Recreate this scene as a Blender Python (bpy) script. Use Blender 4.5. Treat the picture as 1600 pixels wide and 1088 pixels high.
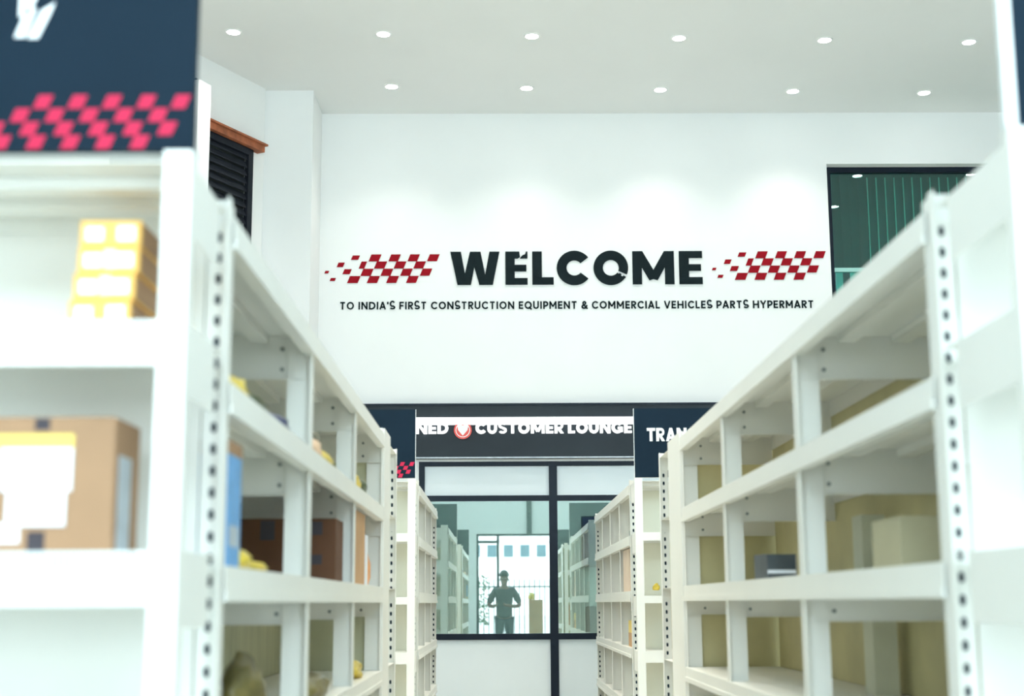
import bpy, bmesh, math, random
from mathutils import Vector, Matrix, noise

random.seed(7)
for o in list(bpy.data.objects):
    bpy.data.objects.remove(o, do_unlink=True)
S = bpy.context.scene
COL = S.collection
R = math.radians
CZ = 1.2                                    # camera height; every Z below is absolute

# ------------------------------------------------------------------ camera
def cam_axes(pitch, yaw, roll):
    cp, sp, cy, sy = math.cos(pitch), math.sin(pitch), math.cos(yaw), math.sin(yaw)
    f = Vector((-sy * cp, cy * cp, sp)); r = Vector((cy, sy, 0)); u = r.cross(f)
    cr, sr = math.cos(roll), math.sin(roll)
    return r * cr + u * sr, -r * sr + u * cr, f
cd = bpy.data.cameras.new('camera')
cam = bpy.data.objects.new('camera', cd); COL.objects.link(cam)
ar, au, af = cam_axes(R(10.0152), R(-0.4973), R(-0.3035))
M = Matrix((ar, au, -af)).transposed().to_4x4(); M.translation = (0, 0, CZ)
cam.matrix_world = M
cd.sensor_width = 36; cd.lens = 36 * 2259.6 / 1600
cd.clip_start = 0.03; cd.clip_end = 400
cd.dof.use_dof = True; cd.dof.focus_distance = 13.5; cd.dof.aperture_fstop = 2.2
S.camera = cam

# ------------------------------------------------------------------ colour management, world, sun, daylight
S.view_settings.view_transform = 'Standard'; S.view_settings.look = 'None'
S.view_settings.gamma = 1; S.view_settings.use_curve_mapping = False
S.view_settings.exposure = 0.37
S.cycles.max_bounces = 10; S.cycles.diffuse_bounces = 6
S.cycles.sample_clamp_indirect = 6
w = bpy.data.worlds.new('world'); S.world = w; w.use_nodes = True
bg = w.node_tree.nodes['Background']; bg.inputs[0].default_value = (.80, .92, 1, 1); bg.inputs[1].default_value = 3.8
def light(name, kind, loc, rot, energy, color=(1, 1, 1), **kw):
    l = bpy.data.lights.new(name, kind); l.energy = energy; l.color = color
    for k, v in kw.items(): setattr(l, k, v)
    o = bpy.data.objects.new(name, l); COL.objects.link(o); o.location = loc; o.rotation_euler = rot
    return o
light('sun', 'SUN', (0, -20, 30), (R(-38), 0, R(10)), 2.6, (1, .97, .9), angle=R(1))
DAY = (.66, .89, 1.0)
# added fill lamps behind the camera, standing in for daylight from unseen windows
light('daylight_fill_upper', 'AREA', (.7, -3.0, 5.35), (R(82), 0, 0), 380, DAY, shape='RECTANGLE', size=8, size_y=2.2)
light('daylight_fill_left', 'AREA', (-3.4, -3.0, 1.75), (R(90), 0, R(-14)), 16, DAY, shape='RECTANGLE', size=3.8, size_y=2.6)
light('daylight_fill_right', 'AREA', (4.9, -3.0, 1.75), (R(90), 0, R(14)), 30, DAY, shape='RECTANGLE', size=5.0, size_y=2.6)

# ------------------------------------------------------------------ materials
def mat(name, col, rough=.5, metal=0, spec=.5, var=0, scale=8, bump=0, emis=None, estr=0, stretch=None):
    m = bpy.data.materials.new(name); m.use_nodes = True
    nt = m.node_tree; b = nt.nodes['Principled BSDF']
    b.inputs['Base Color'].default_value = (*col, 1); b.inputs['Roughness'].default_value = rough
    b.inputs['Metallic'].default_value = metal; b.inputs['Specular IOR Level'].default_value = spec
    if emis:
        b.inputs['Emission Color'].default_value = (*emis, 1); b.inputs['Emission Strength'].default_value = estr
    if var or bump:
        tc = nt.nodes.new('ShaderNodeTexCoord'); n = nt.nodes.new('ShaderNodeTexNoise')
        n.inputs['Scale'].default_value = scale; n.inputs['Detail'].default_value = 4
        if stretch:
            mp = nt.nodes.new('ShaderNodeMapping'); mp.inputs['Scale'].default_value = stretch
            nt.links.new(tc.outputs['Object'], mp.inputs[0]); nt.links.new(mp.outputs[0], n.inputs['Vector'])
        else:
            nt.links.new(tc.outputs['Object'], n.inputs['Vector'])
    if var:
        r = nt.nodes.new('ShaderNodeValToRGB')
        r.color_ramp.elements[0].position = .3; r.color_ramp.elements[1].position = .7
        r.color_ramp.elements[0].color = (*[c * (1 - var) for c in col], 1)
        r.color_ramp.elements[1].color = (*[min(1, c * (1 + var)) for c in col], 1)
        nt.links.new(n.outputs['Fac'], r.inputs[0]); nt.links.new(r.outputs[0], b.inputs['Base Color'])
    if bump:
        bp = nt.nodes.new('ShaderNodeBump'); bp.inputs['Strength'].default_value = bump; bp.inputs['Distance'].default_value = .01
        nt.links.new(n.outputs['Fac'], bp.inputs['Height']); nt.links.new(bp.outputs[0], b.inputs['Normal'])
    return m
def glass(name, tint, refl):
    m = bpy.data.materials.new(name); m.use_nodes = True; nt = m.node_tree; nt.nodes.clear()
    out = nt.nodes.new('ShaderNodeOutputMaterial'); mix = nt.nodes.new('ShaderNodeMixShader')
    tr = nt.nodes.new('ShaderNodeBsdfTransparent'); gl = nt.nodes.new('ShaderNodeBsdfGlossy')
    tr.inputs[0].default_value = (*tint, 1); gl.inputs['Roughness'].default_value = 0.0
    gl.inputs[0].default_value = (.92, 1, .99, 1); mix.inputs[0].default_value = refl
    nt.links.new(tr.outputs[0], mix.inputs[1]); nt.links.new(gl.outputs[0], mix.inputs[2]); nt.links.new(mix.outputs[0], out.inputs[0])
    return m
def tiles(name, c1, c2, size):
    m = mat(name, c1, .3); nt = m.node_tree
    tc = nt.nodes.new('ShaderNodeTexCoord'); br = nt.nodes.new('ShaderNodeTexBrick')
    br.offset = 0; br.inputs['Scale'].default_value = 1; br.inputs['Brick Width'].default_value = size; br.inputs['Row Height'].default_value = size
    br.inputs['Mortar Size'].default_value = .004
    br.inputs['Color1'].default_value = (*c1, 1); br.inputs['Color2'].default_value = (*c1, 1); br.inputs['Mortar'].default_value = (*c2, 1)
    nt.links.new(tc.outputs['Object'], br.inputs['Vector']); nt.links.new(br.outputs[0], nt.nodes['Principled BSDF'].inputs['Base Color'])
    return m
MT = dict(
    wall=mat('white_paint', (.86, .87, .865), .7, var=.012, scale=1.5, bump=.03),
    ceil=mat('ceiling_paint', (.81, .825, .82), .8, var=.012, scale=1),
    floor=tiles('floor_tile', (.58, .58, .53), (.42, .42, .40), .6),
    rack=mat('white_powder_coat', (.87, .865, .815), .42, var=.015, scale=3),
    slot=mat('painted_slot_shade', (.008, .02, .035), .9, spec=.05),  # darkness inside the holes, painted as flat shapes on solid posts
    bolt=mat('bolt_steel', (.25, .28, .27), .4, .6),
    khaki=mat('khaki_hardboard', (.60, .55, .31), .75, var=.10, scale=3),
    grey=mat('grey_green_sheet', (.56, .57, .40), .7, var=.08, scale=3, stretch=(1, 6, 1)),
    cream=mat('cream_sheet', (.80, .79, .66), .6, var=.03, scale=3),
    navy=mat('navy_sign_board', (.006, .019, .035), .6, spec=.12, var=.06, scale=4),
    edge=mat('white_sign_edge', (.85, .88, .88), .5),
    pink=mat('red_sign_print', (.62, .028, .085), .6, spec=.15, var=.05),
    red=mat('red_vinyl', (.30, .004, .012), .6, spec=.1, var=.08, scale=14),
    black=mat('charcoal_vinyl', (.010, .018, .021), .7, spec=.08, var=.1),
    fascia=mat('charcoal_panel', (.026, .034, .043), .5, spec=.2, var=.08, scale=2),
    alu=mat('navy_black_aluminium', (.006, .012, .024), .4, spec=.2, var=.05),
    led=mat('white_lit_acrylic', (.93, .94, .94), .4, emis=(1, 1, 1), estr=.7),
    white=mat('white_acrylic', (.93, .94, .94), .4, var=.01),
    frost=mat('pale_blue_panel', (.78, .84, .87), .4, var=.02, scale=2),
    emred=mat('emblem_red', (.80, .08, .06), .4, var=.03),
    lens=mat('downlight_diffuser', (1, 1, 1), .5, emis=(1, .99, .96), estr=26),
    ring=mat('downlight_ring', (.9, .9, .9), .4),
    shutter=mat('black_shutter', (.012, .015, .022), .6, spec=.15, var=.1),
    terra=mat('terracotta_ledge', (.34, .10, .04), .7, var=.35, scale=9, bump=.1),
    lglass=glass('lounge_glass', (.70, .83, .815), .46),
    wglass=glass('mezzanine_glass', (.50, .80, .76), .065),
    dglass=glass('shop_glass', (.97, .99, .99), .04),
    lwall=mat('lounge_paint', (.54, .64, .615), .7, var=.03, scale=1.5),
    blind=mat('dark_green_blind', (.020, .072, .080), .6, var=.1, scale=5),
    bedge=mat('blind_edge', (.34, .62, .57), .5),
    pale=mat('pale_cyan_panel', (.80, .95, .95), .5, var=.04),
    lamp=mat('lounge_fill_glow', (1, 1, 1), .5, emis=(1, .98, .93), estr=19),
    tv=mat('screen_glass', (.05, .05, .13), .12), plastic=mat('black_plastic', (.015, .02, .02), .5, var=.1),
    carton=mat('brown_cardboard', (.40, .235, .13), .8, var=.08, scale=5, bump=.05),
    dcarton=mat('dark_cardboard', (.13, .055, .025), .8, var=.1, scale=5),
    tan=mat('tan_cardboard', (.55, .33, .17), .8, var=.08, scale=5),
    orange=mat('orange_carton', (.88, .50, .12), .6, var=.05, scale=12),
    paper=mat('white_paper', (.88, .90, .95), .6, var=.03, scale=6),
    tape=mat('yellow_tape', (.90, .66, .14), .4, var=.05), mark=mat('black_print', (.05, .04, .05), .6),
    lilac=mat('lilac_print', (.62, .58, .78), .6, var=.1, scale=20), silver=mat('grey_label', (.50, .56, .62), .4, var=.15, scale=15),
    pkhaki=mat('pale_khaki_card', (.50, .46, .30), .7, var=.05), ppaper=mat('pale_green_paper', (.62, .63, .50), .7, var=.04),
    blue=mat('blue_packaging', (.13, .36, .68), .45, var=.15, scale=14),
    yellow=mat('yellow_plastic', (.70, .52, .06), .35, var=.25, scale=22, bump=.3),
    green=mat('dark_green_plastic', (.07, .09, .035), .4, var=.2, scale=18, bump=.3),
    indigo=mat('navy_plastic', (.05, .06, .16), .4, var=.2, scale=18, bump=.3),
    olive=mat('olive_plastic', (.17, .14, .045), .35, var=.4, scale=16, bump=.4),
    peach=mat('peach_plastic', (.80, .55, .36), .5, var=.15, scale=14, bump=.2),
    obag=mat('orange_plastic', (.82, .36, .12), .45, var=.2, scale=12, bump=.2),
    dbox=mat('dark_grey_box', (.07, .085, .095), .45, var=.15, scale=14),
    creamb=mat('cream_carton', (.82, .66, .52), .7, var=.05),
    skin=mat('skin', (.20, .11, .075), .5, var=.05), shirt=mat('dark_shirt', (.05, .055, .06), .8, var=.15, scale=20),
    denim=mat('dark_denim', (.03, .04, .06), .8, var=.15, scale=20), hair=mat('black_hair', (.01, .01, .01), .6),
    pave=mat('pavement', (.50, .50, .48), .8, var=.1, scale=1.5), render=mat('white_render', (.85, .85, .83), .8, var=.02, scale=.4),
    bwin=mat('blue_window', (.06, .12, .15), .2, var=.1, scale=.5), leaf=mat('leaf', (.035, .085, .035), .6, var=.5, scale=3),
    iron=mat('grey_iron', (.03, .05, .055), .5, var=.1),
)

# ------------------------------------------------------------------ mesh helpers
class MB:
    def __init__(s): s.v = []; s.f = []; s.m = []
    def add(s, vs, fs, mi=0):
        b = len(s.v); s.v += [tuple(v) for v in vs]; s.f += [[b + i for i in f] for f in fs]; s.m += [mi] * len(fs); return s
    def box(s, x0, x1, y0, y1, z0, z1, mi=0):
        x0, x1 = min(x0, x1), max(x0, x1); y0, y1 = min(y0, y1), max(y0, y1); z0, z1 = min(z0, z1), max(z0, z1)
        v = [(x, y, z) for z in (z0, z1) for y in (y0, y1) for x in (x0, x1)]
        return s.add(v, [(0, 2, 3, 1), (4, 5, 7, 6), (0, 1, 5, 4), (2, 6, 7, 3), (0, 4, 6, 2), (1, 3, 7, 5)], mi)
    def prism(s, loop, fn0, fn1, mi=0):                 # loop of 2-D points extruded between two maps
        n = len(loop); v = [fn0(*p) for p in loop] + [fn1(*p) for p in loop]
        f = [list(range(n))[::-1], list(range(n, 2 * n))] + [[i, (i + 1) % n, n + (i + 1) % n, n + i] for i in range(n)]
        return s.add(v, f, mi)
    def tube(s, p0, p1, r0, r1=None, n=12, mi=0):
        r1 = r0 if r1 is None else r1; p0 = Vector(p0); p1 = Vector(p1); d = (p1 - p0).normalized()
        a = d.orthogonal().normalized(); b = d.cross(a)
        c = [(a * math.cos(2 * math.pi * i / n) + b * math.sin(2 * math.pi * i / n)) for i in range(n)]
        v = [p0 + q * r0 for q in c] + [p1 + q * r1 for q in c]
        return s.add(v, [list(range(n))[::-1], list(range(n, 2 * n))] + [[i, (i + 1) % n, n + (i + 1) % n, n + i] for i in range(n)], mi)
    def build(s, name, mats, parent=None, bevel=0, smooth=False):
        me = bpy.data.meshes.new(name); me.from_pydata(s.v, [], s.f)
        for m in (mats if isinstance(mats, (list, tuple)) else [mats]): me.materials.append(m)
        for p, i in zip(me.polygons, s.m): p.material_index = i; p.use_smooth = smooth
        bm = bmesh.new(); bm.from_mesh(me); bmesh.ops.recalc_face_normals(bm, faces=bm.faces)
        if bevel: bmesh.ops.bevel(bm, geom=bm.edges[:], offset=bevel, segments=2, affect='EDGES', profile=.5)
        bm.to_mesh(me); bm.free(); me.update()
        o = bpy.data.objects.new(name, me); COL.objects.link(o)
        if parent is not None:
            o.parent = parent; o.matrix_parent_inverse = Matrix.Translation(parent.location).inverted()
        return o
def tag(o, label, cat, group=None):
    o['label'] = label; o['category'] = cat
    if group: o['group'] = group
    return o
def thing(name, loc, label, cat, group=None):
    o = bpy.data.objects.new(name, None); COL.objects.link(o); o.location = loc; o.empty_display_size = .1
    return tag(o, label, cat, group)
def struct(o): o['kind'] = 'structure'; return o
def sbox(name, x0, x1, y0, y1, z0, z1, m): return struct(MB().box(x0, x1, y0, y1, z0, z1).build(name, m))
def blob(name, loc, size, m, seed=0, rough=.25, parent=None, sub=3, freq=2.2, spin=0):
    bm = bmesh.new(); bmesh.ops.create_icosphere(bm, subdivisions=sub, radius=1)
    off = Vector((seed * 3.7, seed * 1.9, seed * 5.1))
    for v in bm.verts:
        n = noise.noise(v.co * freq + off) + .5 * noise.noise(v.co * freq * 2.3 + off)
        v.co *= 1 + rough * n
        if v.co.z < -.55: v.co.z = -.55 + (v.co.z + .55) * .1
    zs = [v.co.z for v in bm.verts]; z0, z1 = min(zs), max(zs)
    xs = [abs(v.co.x) for v in bm.verts]; ysm = [abs(v.co.y) for v in bm.verts]
    for v in bm.verts:
        v.co = Vector((v.co.x / max(xs) * size[0] / 2, v.co.y / max(ysm) * size[1] / 2, (v.co.z - z0) / (z1 - z0) * size[2]))
    bmesh.ops.rotate(bm, verts=bm.verts, cent=(0, 0, 0), matrix=Matrix.Rotation(spin, 3, 'Z'))
    me = bpy.data.meshes.new(name); bm.to_mesh(me); bm.free(); me.materials.append(m)
    for p in me.polygons: p.use_smooth = True
    o = bpy.data.objects.new(name, me); COL.objects.link(o); o.location = loc
    return o

# ------------------------------------------------------------------ room shell
WY = 16.0                                   # the WELCOME wall
CH = 6.78                                   # ceiling height
BY = -3.2                                   # shop front behind the camera
sbox('floor', -8, 9, BY, 20.2, -.1, 0, MT['floor'])
sbox('ceiling', -8, 9, BY - .2, 20.2, CH, CH + .1, MT['ceil'])
# front wall with two openings: lounge partition and mezzanine window
LX0, LX1, LZ1 = -.90, 2.20, 2.75
MX0, MX1, MZ0, MZ1 = 3.77, 8.0, 4.15, 6.165
g = MB()
g.box(-8, LX0, WY, WY + .2, 0, CH); g.box(LX0, LX1, WY, WY + .2, LZ1, CH); g.box(LX1, MX0, WY, WY + .2, 0, CH)
g.box(MX0, MX1, WY, WY + .2, 0, MZ0); g.box(MX0, MX1, WY, WY + .2, MZ1, CH); g.box(MX1, 9, WY, WY + .2, 0, CH)
struct(g.build('wall_front', MT['wall']))
sbox('wall_right', 8.8, 9, BY, WY, 0, CH, MT['wall'])
# slanting left wall, running back from the column, then straight
g = MB()
dx, dy = -.457, -.89; P0 = (-2.56, 15.17); P1 = (P0[0] + dx * 9, P0[1] + dy * 9)
nx, ny = -.89 * .2, .457 * .2
g.prism([P0, P1, (P1[0] + nx, P1[1] + ny), (P0[0] + nx, P0[1] + ny)], lambda x, y: (x, y, 0), lambda x, y: (x, y, CH))
struct(g.build('wall_left', MT['wall']))
sbox('wall_side', P1[0] - .2, P1[0], BY, P1[1], 0, CH, MT['wall'])
sbox('wall_column', -2.62, -2.04, 15.22, WY, 0, CH, MT['wall'])
# shop front behind the camera: entrance, plus unseen side and high windows added for daylight
EX0, EX1, EZ = -.58, 1.45, 2.86
g = MB()
g.box(-8, -5.4, BY - .2, BY, 0, 4.2); g.box(-5.4, -1.45, BY - .2, BY, 0, .35); g.box(-1.45, EX0, BY - .2, BY, 0, 4.2)
g.box(EX0, EX1, BY - .2, BY, EZ, 4.2); g.box(EX1, 2.35, BY - .2, BY, 0, 4.2); g.box(2.35, 7.5, BY - .2, BY, 0, .35)
g.box(7.5, 9, BY - .2, BY, 0, 4.2); g.box(-5.4, -1.45, BY - .2, BY, 3.15, 4.2); g.box(2.35, 7.5, BY - .2, BY, 3.15, 4.2)
g.box(-8, -3.4, BY - .2, BY, 4.2, CH); g.box(4.9, 9, BY - .2, BY, 4.2, CH); g.box(-3.4, 4.9, BY - .2, BY, 6.5, CH)
struct(g.build('wall_back', MT['wall']))
def glazed(name, x0, x1, z0, z1, n):
    f = MB(); t = .05
    f.box(x0, x1, BY - .14, BY - .06, z0, z0 + t); f.box(x0, x1, BY - .14, BY - .06, z1 - t, z1)
    for i in range(n + 1):
        x = x0 + (x1 - x0 - t) * i / n; f.box(x, x + t, BY - .14, BY - .06, z0 + t, z1 - t)
    o = struct(f.build(name, MT['alu']))
    MB().box(x0 + t, x1 - t, BY - .105, BY - .097, z0 + t, z1 - t).build('pane', MT['dglass'], o)
glazed('added_window_2', -5.4, -1.45, .35, 3.15, 2); glazed('added_window_3', 2.35, 7.5, .35, 3.15, 3); glazed('added_window_4', -3.4, 4.9, 4.2, 6.5, 5)  # unseen windows, added to go with the daylight fill lamps
f = MB(); f.box(EX0, EX0 + .05, BY - .14, BY - .05, 0, EZ); f.box(EX1 - .05, EX1, BY - .14, BY - .05, 0, EZ)
f.box(EX0 + .05, EX1 - .05, BY - .14, BY - .05, EZ - .05, EZ); f.box(-.09, -.03, BY - .14, BY - .05, 0, EZ - .05)
f.box(EX0 + .05, -.09, BY - .14, BY - .05, EZ - .22, EZ - .16)
struct(f.build('door_1', MT['alu']))
sbox('trim_1', .64, .76, BY, BY + .04, EZ, 4.2, MT['alu'])
# pavement and street outside
sbox('floor_street', -60, 60, -150, BY - .2, -.14, -.04, MT['pave'])

# lounge behind the partition
sbox('wall_lounge_back', -2.3, 4, 19.0, 19.2, 0, 3.4, MT['lwall'])
sbox('wall_lounge_left', -2.3, -2.1, WY + .2, 19.0, 0, 3.4, MT['lwall'])
sbox('wall_lounge_right', 3.8, 4, WY + .2, 19.0, 0, 3.4, MT['lwall'])
sbox('ceiling_lounge', -2.3, 4, WY + .2, 19.2, 3.4, 3.5, MT['lwall'])
t = thing('lounge_fill_lamp', (.6, 17.4, 3.36), 'added unseen ceiling lamp that lights the glazed lounge', 'lamp')  # glowing panel out of view, added to brighten the lounge
MB().box(-.6, 1.8, 17.15, 17.65, 3.36, 3.4).build('lamp_housing', MT['ring'], t)
MB().box(-.55, 1.75, 17.19, 17.61, 3.345, 3.36).build('diffuser', MT['lamp'], t)
# glazed partition
win = struct(bpy.data.objects.new('window_1', None)); COL.objects.link(win); win.location = (.65, WY, 0)
yf, yb = WY + .02, WY + .10
f = MB()
f.box(LX0, -.835, yf, yb, 0, LZ1); f.box(2.14, LX1, yf, yb, 0, LZ1); f.box(.54, .63, yf - .01, yb, 0, LZ1)
for (a, b) in ((-.835, .54), (.63, 2.14)):
    f.box(a, b, yf, yb, 2.70, LZ1); f.box(a, b, yf, yb, 2.315, 2.375); f.box(a, b, yf, yb, .81, .875); f.box(a, b, yf, yb, 0, .06)
f.build('frame', MT['alu'], win)
for (a, b) in ((-.835, .54), (.63, 2.14)):
    MB().box(a, b, yf + .03, yf + .045, 2.375, 2.70).build('transom_panel', MT['frost'], win)
    MB().box(a, b, yf + .03, yf + .045, .06, .81).build('kick_panel', MT['frost'], win)
    MB().box(a, b, yf + .032, yf + .042, .875, 2.315).build('glass_pane', MT['lglass'], win)
# mezzanine window
win2 = struct(bpy.data.objects.new('window_5', None)); COL.objects.link(win2); win2.location = (5.9, WY, MZ0)
f = MB()
f.box(MX0, MX0 + .07, WY + .13, WY + .2, MZ0, MZ1); f.box(MX1 - .07, MX1, WY + .13, WY + .2, MZ0, MZ1)
f.box(MX0 + .07, MX1 - .07, WY + .13, WY + .2, MZ1 - .06, MZ1); f.box(MX0 + .07, MX1 - .07, WY + .13, WY + .2, MZ0, MZ0 + .06)
f.build('frame', MT['alu'], win2)
f = MB(); f.box(MX0 + .07, MX1 - .07, WY + .14, WY + .20, 4.925, 4.97); f.build('transom_bar', MT['bedge'], win2)
MB().box(MX0 + .07, MX1 - .07, WY + .175, WY + .183, 4.97, MZ1 - .06).build('glass_pane', MT['wglass'], win2)
MB().box(MX0 + .07, MX1 - .07, WY + .175, WY + .183, MZ0 + .06, 4.925).build('lower_pane', MT['wglass'], win2)
bl = thing('vertical_blind', (5.9, WY + .3, MZ0), 'dark green vertical blind behind the mezzanine window', 'blind')
f = MB()
x = MX0 + .1; k = 0
while x < MX1 - .1:
    a = R(12)
    f.add([(x, WY + .22, 4.95), (x + .098, WY + .22 + .02, 4.95), (x + .098, WY + .24, MZ1 - .06), (x, WY + .22, MZ1 - .06)], [(0, 1, 2, 3)], 0)
    if k > 2: f.box(x + .095, x + .106, WY + .212, WY + .228, 4.95, MZ1 - .1, 1)  # light on the slat edges, put into the colour of bright strips
    x += .105; k += 1
f.build('slats', [MT['blind'], MT['bedge']], bl)
f = MB(); x = MX0 + .07; k = 0
while x < MX1 - .2:
    f.box(x + .03, x + (.15 if k % 2 else .11), WY + .2, WY + .21, MZ0 + .06, 4.93); x += .165; k += 1
f.build('lower_panel', MT['pale'], bl)
sbox('wall_mezzanine', MX0 - .1, 8.8, WY + .6, WY + .7, 3.6, CH, MT['blind'])

# ------------------------------------------------------------------ downlights
GX = 1.477
ords = ['leftmost', 'second', 'third', 'fourth', 'fifth', 'rightmost']
def downlight(x, y, label, spot=True, power=52, tone=(1, .965, .90)):
    t = thing('downlight', (x, y, CH), label, 'ceiling light', 'recessed ceiling downlights')
    g = MB(); n = 24
    c = [(math.cos(2 * math.pi * i / n), math.sin(2 * math.pi * i / n)) for i in range(n)]
    v = [(x + .082 * a, y + .082 * b, CH) for a, b in c] + [(x + .078 * a, y + .078 * b, CH - .008) for a, b in c] + [(x + .064 * a, y + .064 * b, CH - .008) for a, b in c]
    g.add(v, [[i, (i + 1) % n, n + (i + 1) % n, n + i] for i in range(n)] + [[n + i, n + (i + 1) % n, 2 * n + (i + 1) % n, 2 * n + i] for i in range(n)])
    g.build('trim_ring', MT['ring'], t)
    MB().prism([(x + .064 * a, y + .064 * b) for a, b in c], lambda p, q: (p, q, CH - .007), lambda p, q: (p, q, CH - .001)).build('diffuser', MT['lens'], t)
    if spot:
        l = light('downlight_beam', 'SPOT', (x, y, CH - .03), (0, 0, 0), power, tone, spot_size=R(105), spot_blend=.8, shadow_soft_size=.06)
        l.parent = t; l.matrix_parent_inverse = Matrix.Translation(t.location).inverted()
def gy(row, x): return {0: 15.16, 1: 13.68, 2: 12.16, 3: 10.65, 4: 9.13}[row] + (x - .5) * .040
for i in range(6):
    x = -2.62 + GX * i; downlight(x, gy(1, x), f'{ords[i]} downlight from the left in the nearer ceiling row of six' if 0 < i < 5 else f'{ords[i]} downlight in the nearer ceiling row of six')
o5 = ['leftmost', 'second', 'middle', 'fourth', 'rightmost']
for i in range(5):
    x = -1.17 + GX * i; downlight(x, gy(0, x), f'{o5[i]} downlight from the left in the ceiling row of five nearest the wall' if i in (1, 3) else f'{o5[i]} downlight in the ceiling row of five nearest the wall')
for r_, x, lb in ((1, 6.26, 'downlight mirrored as the right one of two at the top of the dark mezzanine window'),
                  (2, 4.80, 'downlight mirrored low at the left edge of the dark mezzanine window'),
                  (2, 6.28, 'downlight mirrored behind the near rack post at the dark mezzanine window'),
                  (3, 6.31, 'downlight mirrored on the dark mezzanine window just above the rack top'),
                  (4, 6.35, 'lowest mirrored downlight on the dark mezzanine window, seen through the blurred rack top')):
    downlight(x, gy(r_, x), lb)

for row_ in range(5):  # extra warm downlights out of view, added to brighten racks and aisle
    for x in (-2.62, -1.145, .33, 1.81):
        downlight(x, 12.16 - 1.515 * row_, 'added downlight over the racks, out of view, lighting the aisle', True, 105, (1, .93, .78))

# ------------------------------------------------------------------ lettering
def glyph(ch):
    """heavy capital letter of height 1: list of loops and the advance width"""
    w = .26
    def rect(x0, y0, x1, y1): return [(x0, y0), (x1, y0), (x1, y1), (x0, y1)]
    def arc(cx, cy, rx, ry, a0, a1, t, n=28):
        out = []
        for i in range(n):
            p, q = R(a0 + (a1 - a0) * i / n), R(a0 + (a1 - a0) * (i + 1) / n)
            out.append([(cx + rx * math.cos(p), cy + ry * math.sin(p)), (cx + rx * math.cos(q), cy + ry * math.sin(q)),
                        (cx + (rx - t) * math.cos(q), cy + (ry - t) * math.sin(q)), (cx + (rx - t) * math.cos(p), cy + (ry - t) * math.sin(p))])
        return out
    if ch == 'W':
        return [[(0, 1), (.315, 1), (.50, 0), (.215, 0)], [(.36, 0), (.615, 0), (.80, .98), (.58, .98)], [(.58, 1), (.90, 1), (1.10, 0), (.865, 0)],
                [(.98, 0), (1.265, 0), (1.465, 1), (1.165, 1)]], 1.465
    if ch == 'E': return [rect(0, 0, .29, 1), rect(.29, 0, .68, .21), rect(.29, .40, .64, .60), rect(.29, .79, .68, 1)], .68
    if ch == 'L': return [rect(0, 0, .29, 1), rect(.29, 0, .64, .22)], .64
    if ch == 'F': return [rect(0, 0, .29, 1), rect(.29, .40, .64, .60), rect(.29, .79, .68, 1)], .68
    if ch == 'C': return arc(.52, .5, .52, .52, 38, 322, .29, 40), .96
    if ch == 'O': return arc(.52, .5, .52, .52, 0, 360, .28, 48), 1.04
    if ch == 'G': return arc(.52, .5, .52, .52, 40, 330, .27, 40) + [rect(.55, .36, 1.0, .56), rect(.76, .1, 1.0, .4)], 1.02
    if ch == 'M':
        return [rect(0, 0, .28, 1), rect(.97, 0, 1.25, 1), [(.0, 1), (.30, 1), (.76, .2), (.50, .12)], [(.95, 1), (1.25, 1), (.75, .12), (.49, .2)]], 1.25
    if ch == 'N': return [rect(0, 0, .27, 1), rect(.68, 0, .95, 1), [(0, 1), (.28, 1), (.95, 0), (.67, 0)]], .95
    if ch == 'D': return [rect(0, 0, .27, 1), rect(.27, .78, .46, 1), rect(.27, 0, .46, .22)] + arc(.44, .5, .46, .5, -90, 90, .25), .90
    if ch == 'U': return [rect(0, .42, .27, 1), rect(.61, .42, .88, 1)] + arc(.44, .44, .44, .46, 180, 360, .26), .88
    if ch == 'T': return [rect(0, .78, .80, 1), rect(.265, 0, .535, .78)], .80
    if ch == 'R': return [rect(0, 0, .27, 1), rect(.27, .79, .45, 1), rect(.27, .36, .45, .56), [(.27, .38), (.52, .42), (.84, 0), (.53, 0)]] + arc(.45, .68, .34, .32, -90, 90, .21), .84
    if ch == 'A': return [[(0, 0), (.28, 0), (.60, 1), (.34, 1)], [(.66, 0), (.94, 0), (.60, 1), (.34, 1)], rect(.22, .17, .72, .36)], .94
    if ch == 'S':
        return arc(.40, .715, .38, .285, 30, 270, .20) + arc(.40, .285, .38, .285, -150, 90, .20), .80
    return [], .35
def word(g, txt, x0, x1, z0, h, y, depth=.012, track=.10, mi=0, shear=0):
    """letters of a word fitted between x0 and x1, standing on z0, on a plane facing the camera at y"""
    adv = []; tot = 0
    for i, c in enumerate(txt):
        L, a = glyph(c); adv.append((L, tot, a)); tot += a + (track if i < len(txt) - 1 else 0)
    sx = (x1 - x0) / tot
    for L, o, a in adv:
        for li, loop in enumerate(L):
            dd = depth * (1 - .03 * (li % 3 if len(L) < 8 else (li >= len(L) - 2) * (1 + li % 2)))
            lp = [(x0 + (p + o) * sx + q * h * shear, z0 + q * h) for p, q in loop]
            g.prism(lp, lambda p, q: (p, y - dd, q), lambda p, q: (p, y, q), mi)
    return g
PX = WY / 2259.6                             # metres per photo pixel on the front wall (near its middle)
def wx(px): return (px - 707) * (2.305 + .532) / (1098 - 707) - .532
wl = thing('wall_lettering', (.9, WY, 4.75), 'WELCOME lettering with red checkered flags and tagline on white wall', 'wall sign')
LZ, LH = 4.752, .385
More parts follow.
